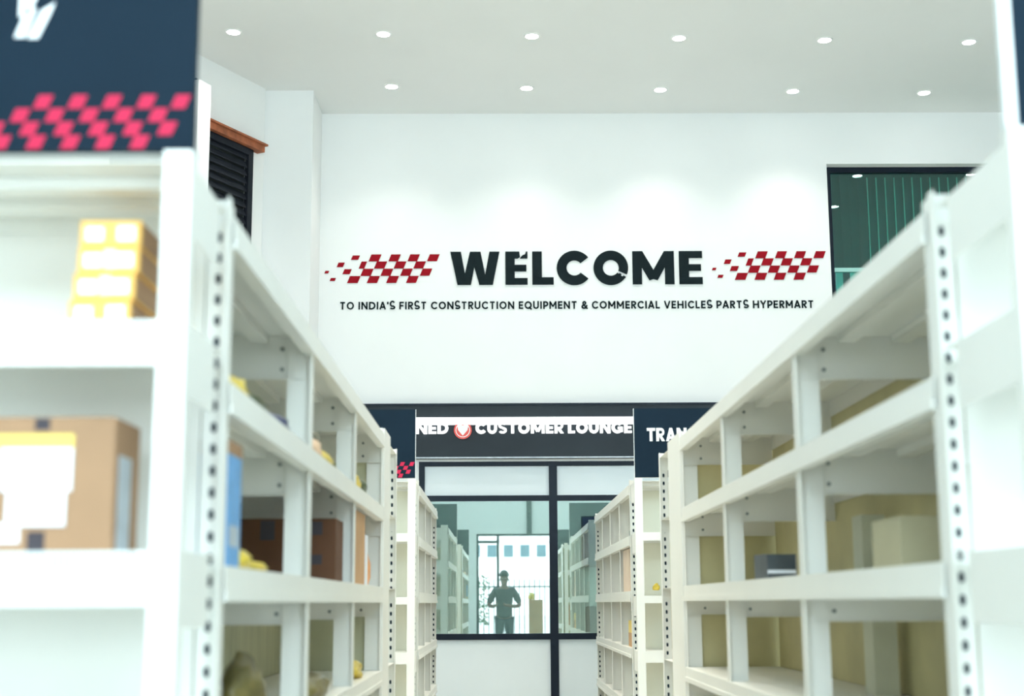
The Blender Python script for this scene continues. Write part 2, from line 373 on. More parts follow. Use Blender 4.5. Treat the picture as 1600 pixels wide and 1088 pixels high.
for ch, a, b in (('W', 703.6, 780.6), ('E', 789.8, 824.4), ('L', 831.8, 865), ('C', 870, 921), ('O', 927.6, 981.8), ('M', 988.6, 1053.8), ('E', 1061.5, 1098)):
    g = MB()
    if ch == 'E' and a < 800:                # this E has a small spanner-shaped bite in its top bar
        sx = wx(b) - wx(a)
        for lp in ([(0, 0), (.42, 0), (.42, 1), (0, 1)], [(.42, 0), (1, 0), (1, .2), (.42, .2)], [(.42, .4), (.95, .4), (.95, .6), (.42, .6)],
                   [(.42, .79), (.55, .79), (.66, .83), (.63, 1), (.42, 1)], [(.66, .79), (1, .79), (1, .93), (.80, .90), (.70, .84)], [(.88, .9), (1, .9), (1, 1.0), (.93, 1.0)]):
            g.prism([(wx(a) + p * sx, LZ + q * LH) for p, q in lp], lambda p, q: (p, WY - .012, q), lambda p, q: (p, WY - .001, q))
    elif ch == 'O':                          # the O is split by a thin zig-zag crack at its lower right
        L, adv = glyph('O'); sx = (wx(b) - wx(a)) / adv
        for i, loop in enumerate(L):
            ang = (i + .5) / 48 * 360
            if 322 < ang < 334: continue
            g.prism([(wx(a) + p * sx, LZ + q * LH) for p, q in loop], lambda p, q: (p, WY - .012, q), lambda p, q: (p, WY - .001, q))
        for lp in ([(.74, .30), (.78, .345), (.84, .30), (.80, .26)], [(.86, .235), (.90, .27), (.97, .22), (.93, .18)]):
            g.prism([(wx(a) + p * sx, LZ + q * LH) for p, q in lp], lambda p, q: (p, WY - .012, q), lambda p, q: (p, WY - .001, q))
    else:
        word(g, ch, wx(a), wx(b), LZ, LH, WY - .001, .011)
    g.build('letter', MT['black'], wl)
# red checkered flags (pixel rows of the photograph turned into metres on the wall)
FL = {0: [(380, 443), (498, 558), (612, 672), (728, 790)], 1: [(322, 358), (413, 477), (530, 592), (647, 708)],
      2: [(333, 397), (452, 514), (569, 630), (686, 746)], 3: [(254, 320), (371, 435), (486, 549), (604, 666)]}
RY = [(140, 183), (183, 227), (227, 271), (271, 314)]
SM = [(268, 314, 147, 173), (184, 224, 190, 217), (220, 266, 230, 260), (107, 132, 240, 255), (140, 173, 283, 301)]
def flag(x_px, y_px, k=.2625):
    g = MB()
    def cell(a, b, y0, y1):
        sh = (y1 - y0) * .40
        lp = [(a, y0), (b, y0), (b - sh, y1), (a - sh, y1)]
        pts = [(wx(x_px + p * k), 4.752 + (446 - (y_px + q * k)) * .0073) for p, q in lp]
        g.prism(pts, lambda p, q: (p, WY - .008, q), lambda p, q: (p, WY - .001, q))
    for r_, cs in FL.items():
        for a, b in cs: cell(a + 2, b - 1, RY[r_][0] + 1, RY[r_][1])
    for a, b, y0, y1 in SM: cell(a + 3, b, y0, y1)
    return g.build('checkered_flag', MT['red'], wl)
flag(480, 360); flag(1085.5, 357)
def thin_word(g, txt, x0, x1, z0, h, y, t=.19):
    """medium weight capitals drawn with strokes, for the tagline"""
    def arc(cx, cy, rx, ry, a0, a1, n=10): return [(cx + rx * math.cos(R(a0 + (a1 - a0) * i / n)), cy + ry * math.sin(R(a0 + (a1 - a0) * i / n))) for i in range(n + 1)]
    b = t / 2; T = 1 - b
    O = arc(.45, .5, .45 - b, .5 - b, 0, 360, 24)
    S = arc(.33, .73, .25, .73 - .5 + .27 - .085 - b + .0, 35, 265, 12) + arc(.33, .27, .27, .27 - b, 90, -145, 12)
    G = {'T': ([[(.05, T), (.65, T)], [(.35, T), (.35, 0)]], .70), 'O': ([O], .90), 'I': ([[(b, 0), (b, 1)]], t),
         'N': ([[(b, 0), (b, 1)], [(b, .95), (.68, .05)], [(.68, 0), (.68, 1)]], .68 + b), 'D': ([[(b, 0), (b, 1)], [(b, T)] + arc(.32, .5, .40, .5 - b, 90, -90, 12) + [(b, b)]], .80),
         'A': ([[(.06, 0), (.38, 1)], [(.70, 0), (.38, 1)], [(.18, .30), (.58, .30)]], .76), "'": ([[(.08, .68), (.08, 1)]], .16), 'S': ([S], .63),
         'F': ([[(b, 0), (b, 1)], [(b, T), (.56, T)], [(b, .48), (.50, .48)]], .56), 'R': ([[(b, 0), (b, 1)], [(b, T)] + arc(.32, .70, .22, .30 - b, 90, -90) + [(b, .40)], [(.30, .42), (.56, 0)]], .62),
         'C': ([arc(.45, .5, .45 - b, .5 - b, 42, 318, 20)], .80), 'U': ([[(b, 1), (b, .40)] + arc(.36, .38, .36 - b, .38 - b, 180, 360, 12) + [(.72 - b, 1)]], .72),
         'E': ([[(b, 0), (b, 1)], [(b, T), (.56, T)], [(b, .5), (.52, .5)], [(b, b), (.56, b)]], .56), 'Q': ([O, [(.55, .28), (.86, -.06)]], .90),
         'P': ([[(b, 0), (b, 1)], [(b, T)] + arc(.32, .66, .24, .34 - b, 90, -90) + [(b, .32)]], .60), 'M': ([[(b, 0), (b, 1)], [(b, .94), (.45, .30)], [(.45, .30), (.90 - b, .94)], [(.90 - b, 0), (.90 - b, 1)]], .90),
         'V': ([[(.05, 1), (.37, 0)], [(.69, 1), (.37, 0)]], .74), 'H': ([[(b, 0), (b, 1)], [(.68, 0), (.68, 1)], [(b, .5), (.68, .5)]], .68 + b), 'L': ([[(b, 0), (b, 1)], [(b, b), (.52, b)]], .52),
         'Y': ([[(.05, 1), (.35, .45)], [(.65, 1), (.35, .45)], [(.35, .5), (.35, 0)]], .70), ' ': ([], .22),
         '&': ([[(.72, .02), (.22, .62)] + arc(.36, .75, .16, .17, 200, -20, 10) + [(.40, .58), (.14, .40)] + arc(.33, .26, .25, .18, 140, 330, 12) + [(.68, .45)]], .74)}
    tot = sum(G[c][1] + .17 for c in txt) - .17; k = (x1 - x0) / tot; o = 0
    for c in txt:
        for pl in G[c][0]:
            for n_, (p, q) in enumerate(zip(pl, pl[1:])):
                d = Vector((q[0] - p[0], q[1] - p[1])); d.normalize(); e = Vector((-d.y, d.x)) * b; x_ = d * (b * .35 if len(pl) > 2 else 0)
                lp = [(p[0] - x_.x + e.x, p[1] - x_.y + e.y), (q[0] + x_.x + e.x, q[1] + x_.y + e.y), (q[0] + x_.x - e.x, q[1] + x_.y - e.y), (p[0] - x_.x - e.x, p[1] - x_.y - e.y)]
                dd = .006 + .0004 * (n_ % 4)
                g.prism([(x0 + (o + u) * k, z0 + v * h) for u, v in lp], lambda u, v: (u, y - dd, v), lambda u, v: (u, y, v))
        o += G[c][1] + .17
g = MB(); thin_word(g, "TO INDIA'S FIRST CONSTRUCTION EQUIPMENT & COMMERCIAL VEHICLES PARTS HYPERMART", wx(532), wx(1270), 4.472, .088, WY - .001)
g.build('tagline', MT['black'], wl)

# ------------------------------------------------------------------ lounge fascia sign
fs = thing('fascia_sign', (.6, WY, 2.77), 'charcoal CUSTOMER LOUNGE fascia with white letters over the glazed lounge', 'sign')
FY = WY - .10
MB().box(-2.03, 3.4, FY, WY - .002, 2.775, 3.365).build('board', MT['fascia'], fs)
MB().box(-2.03, 3.4, FY - .012, WY - .002, 3.366, 3.385).build('top_trim', MT['alu'], fs)
MB().box(-2.03, 3.4, FY - .008, FY - .0005, 2.775, 2.79).build('bottom_trim', MT['silver'], fs)
MB().box(-1.4, 2.6, FY - .05, FY - .0005, 3.145, 3.225).build('light_bar', MT['led'], fs)
def fx(px): return (px - 782.2) * (WY - .1) / 2259.6 * 1.0
g = MB(); word(g, 'OWNED', -1.285, -.57, 3.045, .125, FY - .012, .03); word(g, 'CUSTOMER', -.27, .705, 3.045, .125, FY - .012, .03); word(g, 'LOUNGE', .75, 1.455, 3.045, .125, FY - .012, .03)
g.build('lettering', MT['led'], fs)
g = MB(); n = 32
cx, cz = -.41, 3.085
g.prism([(cx + .098 * math.cos(2 * math.pi * i / n), cz + .098 * math.sin(2 * math.pi * i / n)) for i in range(n)], lambda p, q: (p, FY - .03, q), lambda p, q: (p, FY - .001, q), 0)
for i in range(n):                            # thin white ring inside the rim
    a, b = 2 * math.pi * i / n, 2 * math.pi * (i + 1) / n
    g.prism([(cx + .080 * math.cos(a), cz + .080 * math.sin(a)), (cx + .080 * math.cos(b), cz + .080 * math.sin(b)),
             (cx + .072 * math.cos(b), cz + .072 * math.sin(b)), (cx + .072 * math.cos(a), cz + .072 * math.sin(a))], lambda p, q: (p, FY - .033, q), lambda p, q: (p, FY - .03, q), 1)
g.prism([(cx, cz - .062), (cx + .052, cz + .0), (cx + .060, cz + .045), (cx + .03, cz + .065), (cx, cz + .05), (cx - .03, cz + .065), (cx - .060, cz + .045), (cx - .052, cz)],
        lambda p, q: (p, FY - .036, q), lambda p, q: (p, FY - .03, q), 1)
em = g.build('emblem', [MT['emred'], MT['white']], fs); em['label'] = 'round red emblem with white shield'

# ------------------------------------------------------------------ racks
LIP = [(2.03, 2.105), (1.637, 1.712), (1.207, 1.288), (.78, .855), (.35, .425)]   # front lips of the shelf levels
PT = 2.142                                   # post top
def post(name, parent, x, sx, y, sy, wxw=.055, wyw=.045, slots=False, top=PT):
    """slotted angle: corner at (x, y); one flange runs sx*wxw in x on plane y, the other sy*wyw in y on plane x"""
    g = MB(); t = .003
    g.box(x, x + sx * wxw, y, y + sy * t, 0, top); g.box(x, x + sx * t, y + sy * t, y + sy * wyw, 0, top)
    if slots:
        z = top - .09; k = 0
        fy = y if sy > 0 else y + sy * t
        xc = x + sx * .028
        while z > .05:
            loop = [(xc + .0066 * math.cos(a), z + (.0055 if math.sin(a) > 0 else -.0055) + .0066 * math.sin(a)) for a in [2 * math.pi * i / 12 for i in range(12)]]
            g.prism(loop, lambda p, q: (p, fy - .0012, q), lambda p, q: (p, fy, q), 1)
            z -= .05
    return g.build(name, [MT['rack'], MT['slot']], parent)
def shelf_row(parent, xf, s, y0, y1, depth, lip, bead=True):
    """shelf with the lip on plane x = xf, going s (outwards from the aisle)"""
    a, b = lip; g = MB(); t = .004
    g.box(xf - s * .004, xf, y0, y1, a + .022, b)                         # upright lip
    g.box(xf - s * .009, xf, y0, y1, a, a + .024)                         # folded lower bead
    g.box(xf, xf + s * .03, y0, y1, a, a + .003)
    g.box(xf, xf + s * (depth - .055), y0, y1, b - .003, b)                # deck
    g.box(xf + s * (depth - .059), xf + s * (depth - .055), y0, y1, a, b)  # rear lip
    for q in (.33, .66):
        c = xf + s * depth * q
        g.box(c - .03, c + .03, y0 + .02, y1 - .02, b - .03, b - .004)
    return g.build('shelf', MT['rack'], parent)
def gusset(parent, x0, x1, y, ztop, h=.15, side=1):
    g = MB(); g.box(x0, x1, y, y + .003, ztop - h, ztop)
    g.box(x0, x1, y - .012, y, ztop - h, ztop - h + .003)
    xa = x0 if side > 0 else x1
    for dz in (.035, .105):
        c = (xa + side * .10, ztop - h + dz)
        g.prism([(c[0] + .007 * math.cos(a), c[1] + .007 * math.sin(a)) for a in [2 * math.pi * i / 10 for i in range(10)]], lambda p, q: (p, y - .005, q), lambda p, q: (p, y, q), 1)
    return g.build('side_brace', [MT['rack'], MT['bolt']], parent)
def row(name, label, xf, s, ys, depth, back, end_slots=None, levels=LIP, first_slots=False):
    t = thing(name, (xf + s * depth / 2, ys[0], 0), label, 'shelving', 'white shelving rows along the aisle')
    xi = xf + s * .005                        # posts stand just behind the continuous lips
    xb = xf + s * depth
    n = len(ys)
    for i, y in enumerate(ys):
        last = i == n - 1
        for (xx, ss) in ((xi, s), (xb, -s)):
            g = MB(); z = PT - .005 if i == 0 or last else 2.10
            wv = .040 if ss != s else (.085 if i else .055)
            if last and end_slots: pass
            g.box(xx, xx + ss * wv, y - .002, y + .002, 0, z)                # flange facing along the aisle
            y0 = y if i == 0 else y - .038
            y1 = y if last else y + .038
            g.box(xx, xx + ss * .004, y0, y1, 0, z)                          # flange facing the aisle
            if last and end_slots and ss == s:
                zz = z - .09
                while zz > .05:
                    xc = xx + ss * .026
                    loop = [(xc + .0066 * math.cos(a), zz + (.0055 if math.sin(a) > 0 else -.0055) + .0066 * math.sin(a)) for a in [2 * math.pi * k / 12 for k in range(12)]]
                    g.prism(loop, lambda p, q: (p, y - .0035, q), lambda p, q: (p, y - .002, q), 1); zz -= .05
            g.build('post', [MT['rack'], MT['slot']], t)
        if 0 < i:
            for a, b in levels:
                x0, x1 = sorted((xi + s * .004, xb - s * .052)); gusset(t, x0, x1, y + .006 if not last else y - .012, b - .004, side=s)
    for i in range(n - 1):
        for lp in levels: shelf_row(t, xf, s, ys[i] + (.0 if i else .005), ys[i + 1] - (.0 if i < n - 2 else .005), depth, lp)
    MB().box(xb - s * .050, xb - s * .045, ys[0] + .005, ys[-1] - .016, .1, 2.09).build('back_panel', back, t)
    return t
ECN = [(2.03, 2.10), (1.674, 1.767), (1.198, 1.305), (.735, .845), (.3, .39)]    # lips of the two nearest end shelves
ECF = [(2.03, 2.10), (1.655, 1.716), (1.195, 1.25), (.765, .85), (.35, .425)]   # and of the far ones
ET = 2.122                                   # their post tops
def endcap(name, label, xf, s, y0, y1, width, group, back=None, lips=ECN):
    """end shelf facing the camera: open front on y0, closed back on y1; aisle side on x = xf"""
    t = thing(name, (xf + s * width / 2, (y0 + y1) / 2, 0), label, 'shelving', group)
    xo = xf + s * width
    post('post', t, xf, s, y0, 1, .058, top=ET); post('post', t, xo, -s, y0, 1, .058, top=ET)
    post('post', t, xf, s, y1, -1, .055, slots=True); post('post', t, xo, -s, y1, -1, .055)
    x0, x1 = sorted((xf + s * .006, xo - s * .006)); b0, b1 = sorted((xf + s * .058, xo - s * .058))
    f0, f1 = sorted((xf + s * .004, xo - s * .004))
    for k, (a, b) in enumerate(lips):
        g = MB(); bb = b
        aa = a if k else a + .03
        if k: g.box(f0, f1, y0 + .004, y0 + .008, aa, bb); g.box(f0, f1, y0 + .008, y0 + .03, aa, aa + .003)   # front lip
        if k and lips is ECN:                                                # price rail on the upper edge; shade of its ribs painted as grey bars
            q = x0 + .062
            while q < x1 - .07: g.box(q, q + .006, y0 + .0025, y0 + .004, bb - .034, bb - .003, 1); q += .0118
        g.box(x0, x1, y0 + .008, y1 - .046, bb - .003, bb); g.box(b0, b1, y1 - .046, y1 - .012, bb - .003, bb)   # deck
        for q in (.3, .62):
            c = y0 + (y1 - y0) * q; g.box(x0 + .02, x1 - .02, c - .03, c + .03, bb - .03, bb - .004)
        g.box(b0, b1, y1 - .016, y1 - .012, aa, bb)
        g.build('shelf', [MT['rack'], MT['silver']], t)
        for xx in (xf + s * .0035, xo - s * .0065):
            q0, q1 = sorted((xx, xx + s * .003))
            MB().box(q0, q1, y0 + .05, y1 - .14, bb - .15, bb - .004).build('side_brace', MT['rack'], t)
    MB().box(b0, b1, y1 - .010, y1 - .005, .1, 2.09).build('back_panel', back or MT['rack'], t)
    return t
def tailcap(name, label, xf, s, y0, y1, ys, width, group, back):
    """end shelf facing away from the camera, its aisle side partly closed by a plain sheet"""
    t = thing(name, (xf + s * width / 2, (y0 + y1) / 2, 0), label, 'shelving', group)
    xo = xf + s * width
    for xx, ss in ((xf, s), (xo, -s)):
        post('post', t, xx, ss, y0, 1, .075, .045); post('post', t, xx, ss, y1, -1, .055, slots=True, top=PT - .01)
    x0, x1 = sorted((xf + s * .006, xo - s * .006))
    for a, b in LIP:
        g = MB(); g.box(x0, x1, y0 + .012, y1 - .008, b - .003, b); g.box(x0, x1, y1 - .008, y1 - .004, b - .08, b); g.build('shelf', MT['rack'], t)
    q0, q1 = sorted((xf + s * .0005, xf - s * .003))
    MB().box(q0, q1, y0 + .002, ys, 0, PT).build('side_panel', MT['rack'], t)
    MB().box(x0, x1, y0 + .005, y0 + .010, .1, 2.09).build('back_panel', back, t)
    return t
XL, XR, DP, GW = -.63, 1.006, .56, 1.12
GE = 'end shelves closing the shelving rows'
endcap('end_shelf', 'nearest left end shelf, holding orange boxes and a taped brown carton', XL, -1, 2.86, 3.315, GW, GE)
endcap('end_shelf', 'nearest right end shelf, cut by the right edge of the photo', XR, 1, 2.725, 3.28, GW, GE)
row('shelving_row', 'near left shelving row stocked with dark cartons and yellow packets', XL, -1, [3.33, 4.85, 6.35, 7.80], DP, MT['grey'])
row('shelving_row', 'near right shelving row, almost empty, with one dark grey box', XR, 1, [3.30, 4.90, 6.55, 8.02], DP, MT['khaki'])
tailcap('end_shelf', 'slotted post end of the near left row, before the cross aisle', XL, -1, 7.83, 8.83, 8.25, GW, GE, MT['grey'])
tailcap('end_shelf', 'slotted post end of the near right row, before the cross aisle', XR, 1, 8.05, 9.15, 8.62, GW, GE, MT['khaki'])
endcap('end_shelf', 'far left end shelf under the navy sign with red checks', XL, -1, 10.80, 11.25, GW, GE, MT['cream'], ECF)
endcap('end_shelf', 'far right end shelf under the TRANS sign, with a yellow packet', XR, 1, 10.83, 11.30, GW, GE, MT['cream'], ECF)
row('shelving_row', 'far left cream shelving row ending beside the lounge glass', XL, -1, [11.27, 12.35, 13.42, 14.5], DP, MT['cream'], end_slots=True)
row('shelving_row', 'far right cream shelving row ending beside the lounge glass', XR, 1, [11.32, 12.36, 13.40, 14.43, 15.46], DP, MT['cream'], end_slots=True)

# ------------------------------------------------------------------ header signs on the end shelves
def header(label, xf, s, y, draw=None, z1=2.65, ew=.003):
    t = thing('header_sign', (xf + s * GW / 2, y, ET + .003), label, 'sign', 'navy header signs on the end shelves')
    x0, x1 = sorted((xf + s * (ew + .001), xf + s * (GW - ew - .001)))
    MB().box(x0, x1, y - .022, y + .0, ET + .003, z1).build('board', MT['navy'], t)
    for q in ((x0 - ew, x1) if ew else ()): MB().box(q, q + ew, y - .022, y - .001, ET + .003, z1).build('edge_strip', MT['edge'], t)
    MB().box(x0, x1, y, y + .05, ET + .004, ET + .014).build('foot_rail', MT['edge'], t)
    if draw: draw(t, y - .0225)
    return t
def checks(t, y, xr):                        # four slanting rows of red checks running left from xr
    g = MB()
    for r_, (first, cnt) in enumerate(((0, 5), (-.046, 5), (-.026, 6), (-.082, 5))):
        zt = ET + .006 + .029 * (4 - r_)
        for k in range(cnt):
            b = xr + first - k * .0712; a = b - .040
            sh = .012 * 1.0
            g.prism([(a + .004, zt - .029), (b - .006, zt - .029), (b + .006, zt), (a + .016, zt)], lambda p, q: (p, y - .0008, q), lambda p, q: (p, y, q))
    g.build('checkered_print', MT['pink'], t)
def d_near(t, y):
    checks(t, y, -.645)
    g = MB()                                  # tail of a slanted white word that the frame cuts off
    for lp in ([(-1.012, 2.37), (-.990, 2.37), (-.968, 2.435), (-.990, 2.435)], [(-.985, 2.368), (-.962, 2.368), (-.938, 2.425), (-.930, 2.448), (-.958, 2.43)],
               [(-1.005, 2.415), (-.985, 2.422), (-.963, 2.47), (-1.005, 2.47)]):
        g.prism(lp, lambda p, q: (p, y - .002, q), lambda p, q: (p, y, q))
    g.build('lettering', MT['white'], t)
header('navy header sign with red checks on the nearest left end shelf', XL, -1, 2.895, d_near, 2.66, ew=0)
header('navy header sign on the nearest right end shelf, a sliver at the photo edge', XR - .001, 1, 2.76, None, 2.66, ew=.024)
def d_farl(t, y):
    checks(t, y, -.645); g = MB(); word(g, 'S', -.935, -.866, 2.405, .095, y, .012); g.build('lettering', MT['white'], t)
header('navy header sign ending in S with red checks, left of the lounge sign', XL, -1, 10.82, d_farl, 2.64)
def d_farr(t, y):
    g = MB(); word(g, 'TRANS', 1.105, 1.475, 2.395, .10, y, .012); g.build('lettering', MT['white'], t)
header('navy header sign lettered TRANS, right of the lounge sign', XR, 1, 10.85, d_farr, 2.645)

# ------------------------------------------------------------------ goods on the shelves
def carton(name, label, cat, x0, x1, y0, y1, z0, z1, m, rot=0, group=None, extra=None, bevel=.002):
    cx, cy = (x0 + x1) / 2, (y0 + y1) / 2
    t = thing(name, (cx, cy, z0), label, cat, group)
    MB().box(x0, x1, y0, y1, z0, z1).build('box_body', m, t, bevel)
    for (nm, a, b, c, d, e, f, mm) in extra or []: MB().box(a, b, c, d, e, f).build(nm, mm, t)
    t.rotation_euler = (0, 0, rot)
    return t
E2, E3 = 1.767, 1.305                      # decks of the nearest end shelves
D1, D2, D3, D4 = 2.105, 1.712, 1.288, .855    # shelf decks
# stack of orange boxes with white labels
z = E2 + .001
lab = ['bottom orange box of the stack on the nearest left shelf', 'second orange box from the bottom of the blurred stack', 'second orange box from the top of the blurred stack', 'topmost orange box of the blurred stack on the left shelf']
for k in range(4):
    h = .056; ox = [-.012, -.005, .002, .004][k]; x0, x1, y0, y1 = -.880 + ox, -.752 + ox, 2.94, 3.16
    ex = [('paper_label', x0 + .012, x0 + .05, y0 - .001, y0 - .0002, z + .012, z + .042, MT['paper']), ('paper_label', x1 - .05, x1 - .012, y0 - .001, y0 - .0002, z + .012, z + .044, MT['paper'])]
    if k in (1, 2): ex.append(('printed_mark', x0 + .055, x0 + .078, y0 - .001, y0 - .0002, z + .01, z + .05, MT['lilac']))
    ex.append(('side_panel', x1 + .0002, x1 + .001, y0 + .01, y1 - .004, z + .003, z + h - .003, MT['carton']))
    carton('orange_box', lab[k], 'box', x0, x1, y0, y1, z, z + h, MT['orange'], group='orange boxes stacked on the near left shelf', extra=ex)
    z += h + .0005
x0, x1, y0 = -1.10, -.772, 2.90
carton('brown_carton', 'large brown carton with white papers and yellow tape at lower left', 'box', x0, x1, y0, 3.10, E3 + .001, 1.575, MT['carton'], extra=[
    ('yellow_tape', -1.03, -.855, y0 - .0012, y0 - .0002, 1.50, 1.540, MT['tape']),
    ('paper_sheet', -1.00, -.855, y0 - .003, y0 - .0014, 1.425, 1.512, MT['paper']),
    ('paper_sheet', -.985, -.865, y0 - .0045, y0 - .0032, 1.355, 1.43, MT['paper']),
    ('paper_sheet', -1.06, -.955, y0 - .0012, y0 - .0002, 1.322, 1.362, MT['paper']),
    ('printed_mark', -.935, -.905, y0 - .0012, y0 - .0002, 1.548, 1.572, MT['mark']),
    ('printed_mark', -.94, -.905, y0 - .0012, y0 - .0002, 1.30, 1.345, MT['mark']),
    ('side_label', -.7718, -.7708, 2.93, 3.03, 1.30, 1.50, MT['silver'])], bevel=.004)
# near left row
carton('orange_box', 'small orange and white box showing beside the nearest left slotted post', 'box', -.74, -.655, 3.40, 3.46, D2 + .001, D2 + .075, MT['obag'],
       extra=[('white_band', -.741, -.654, 3.399, 3.461, D2 + .02, D2 + .045, MT['paper'])])
def bag(label, x, y, z, sx, sy, sz, m, seed, rough=.25, name='plastic_bag', cat='packet', spin=0):
    return tag(blob(name, (x, y, z + .001), (sx, sy, sz), m, seed, rough, spin=spin), label, cat, 'packets and bags on the near left row')
bag('flat yellow packet nearest the post on the second left shelf', -.69, 3.62, D2, .11, .24, .058, MT['yellow'], 1)
bag('flat dark green packet behind the yellow one on the second left shelf', -.69, 3.93, D2, .11, .38, .055, MT['green'], 2)
bag('flat navy packet by the first wide post on the second left shelf', -.69, 4.34, D2, .11, .40, .053, MT['indigo'], 3)
bag('peach packet just past the first wide left post', -.69, 5.12, D2, .11, .22, .07, MT['peach'], 4)
bag('yellow packet in the second bay of the second left shelf', -.69, 5.50, D2, .11, .46, .065, MT['yellow'], 5)
bag('yellow packet in the third bay of the second left shelf', -.69, 6.64, D2, .11, .2, .090, MT['yellow'], 6)
bag('dark olive packet behind the yellow one in the third left bay', -.69, 6.92, D2, .11, .3, .09, MT['green'], 7)
carton('blue_carton', 'blue packaging standing beside the nearest left slotted post', 'box', -.76, -.648, 3.46, 3.63, D3 + .001, D3 + .30, MT['blue'],
       extra=[('brown_top', -.761, -.647, 3.459, 3.631, D3 + .27, D3 + .303, MT['carton']), ('grey_label', -.6478, -.6468, 3.48, 3.60, D3 + .05, D3 + .10, MT['silver'])])
bag('low yellow bag at the front of the third left shelf', -.69, 3.73, D3, .11, .18, .06, MT['yellow'], 8)
bag('second low yellow bag further along the third left shelf', -.70, 4.05, D3, .11, .22, .034, MT['yellow'], 9)
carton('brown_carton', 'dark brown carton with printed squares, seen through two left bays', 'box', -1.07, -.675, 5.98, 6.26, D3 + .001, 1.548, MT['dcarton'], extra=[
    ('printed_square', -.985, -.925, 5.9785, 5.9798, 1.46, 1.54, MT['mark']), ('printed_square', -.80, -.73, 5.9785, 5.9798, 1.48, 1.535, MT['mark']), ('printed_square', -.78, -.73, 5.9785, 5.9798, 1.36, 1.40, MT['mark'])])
carton('brown_carton', 'tan carton against the lip in the third left bay', 'box', -.96, -.650, 6.50, 7.00, D3 + .001, 1.62, MT['tan'])
carton('white_carton', 'narrow white box between tan carton and orange bag', 'box', -.84, -.650, 7.04, 7.16, D3 + .001, 1.53, MT['paper'])
bag('orange bag standing at the far end of the third left shelf', -.72, 7.38, D3, .13, .36, .21, MT['obag'], 10, .12)
bag('crumpled dark olive bag at the bottom of the nearest left bay', -.74, 4.25, D4, .15, .34, .215, MT['olive'], 11, .5)
bag('olive bag at the bottom of the second left bay', -.72, 5.55, D4, .14, .50, .10, MT['olive'], 12, .35)
bag('crumpled yellow bag at the bottom of the third left bay', -.71, 7.0, D4, .12, .46, .085, MT['yellow'], 13, .5)
# right side
carton('khaki_carton', 'low pale khaki carton deep in the nearest right bay, middle shelf', 'box', 1.15, 1.47, 4.18, 4.50, D3 + .001, D3 + .155, MT['pkhaki'])
carton('pale_packet', 'pale upright packet at the back of the right middle shelf', 'packet', 1.38, 1.47, 5.55, 5.70, D3 + .001, D3 + .24, MT['ppaper'])
carton('pale_packet', 'pale upright packet at the back of the lower right shelf', 'packet', 1.38, 1.47, 5.45, 5.60, D4 + .001, D4 + .28, MT['ppaper'])
carton('dark_box', 'small dark grey box with a white stripe, alone on the right shelf', 'box', 1.035, 1.155, 5.75, 5.90, D3 + .001, D3 + .098, MT['dbox'], R(10), extra=[
    ('white_stripe', 1.036, 1.154, 5.7488, 5.7498, D3 + .022, D3 + .036, MT['paper']), ('end_flap', 1.1552, 1.1565, 5.752, 5.898, D3 + .004, D3 + .095, MT['lilac'])])
tag(blob('yellow_packet', (1.165, 10.95, D3 + .001), (.06, .06, .055), MT['yellow'], 21, .4), 'tiny yellow packet on the far right end shelf', 'packet')
carton('yellow_carton', 'upright yellow box low in the far right row', 'box', 1.03, 1.12, 11.5, 11.85, D4 + .001, D4 + .205, MT['tape'], extra=[('brown_base', 1.0288, 1.0298, 11.5, 11.85, D4 + .004, D4 + .11, MT['tan'])])
carton('cream_carton', 'pinkish cream carton on the third shelf of the far right row', 'box', 1.03, 1.35, 11.7, 12.25, D3 + .001, D3 + .34, MT['creamb'])
carton('tan_carton', 'brown box in the gap at the end of the near right row', 'box', 1.03, 1.12, 8.70, 8.86, D4 + .001, D4 + .32, MT['tan'])

# ------------------------------------------------------------------ left wall: shutter, post
def wp(s_, off=0):                            # point on the slanting wall, s_ metres back from the column, off metres into the room
    return (P0[0] + dx * s_ + .89 * off, P0[1] + dy * s_ - .457 * off)
def wbox(g, s0, s1, o0, o1, z0, z1, mi=0):
    lp = [wp(s0, o0), wp(s1, o0), wp(s1, o1), wp(s0, o1)]
    return g.prism(lp, lambda x, y: (x, y, z0), lambda x, y: (x, y, z1), mi)
c = wp(1.0)
sh = thing('louvred_shutter', (c[0], c[1], 4.0), 'black louvred shutter under an orange-brown ledge on the left wall', 'shutter')
g = MB(); wbox(g, .25, .33, .002, .05, 3.3, 6.0); wbox(g, 2.3, 2.38, .002, .05, 3.3, 6.0); wbox(g, .33, 2.3, .002, .05, 3.3, 3.38); wbox(g, .33, 2.3, .002, .05, 5.93, 6.0)
g.build('frame', MT['shutter'], sh)
g = MB(); z = 3.40
while z < 5.90:
    lp0 = [wp(.34, .010), wp(2.29, .010), wp(2.29, .042), wp(.34, .042)]
    g.add([(lp0[0][0], lp0[0][1], z + .07), (lp0[1][0], lp0[1][1], z + .07), (lp0[2][0], lp0[2][1], z), (lp0[3][0], lp0[3][1], z),
           (lp0[0][0], lp0[0][1], z + .078), (lp0[1][0], lp0[1][1], z + .078), (lp0[2][0], lp0[2][1], z + .008), (lp0[3][0], lp0[3][1], z + .008)],
          [(0, 1, 2, 3), (4, 5, 6, 7), (2, 3, 7, 6), (0, 1, 5, 4)])
    z += .088
g.build('louvres', MT['shutter'], sh)
g = MB(); wbox(g, .34, 2.29, .002, .006, 3.38, 5.93); g.build('dark_backing', MT['plastic'], sh)
g = MB(); wbox(g, .12, 2.5, .002, .10, 6.005, 6.075); wbox(g, .10, 2.5, .002, .13, 6.075, 6.095)
g.build('ledge', MT['terra'], sh)
c = wp(1.37, .24)
po = thing('white_post', (c[0], c[1], 0), 'tall white square post in front of the black louvred shutter', 'post')
g = MB(); wbox(g, 1.27, 1.47, .17, .28, 0, 6.36); g.build('shaft', MT['white'], po, .006)
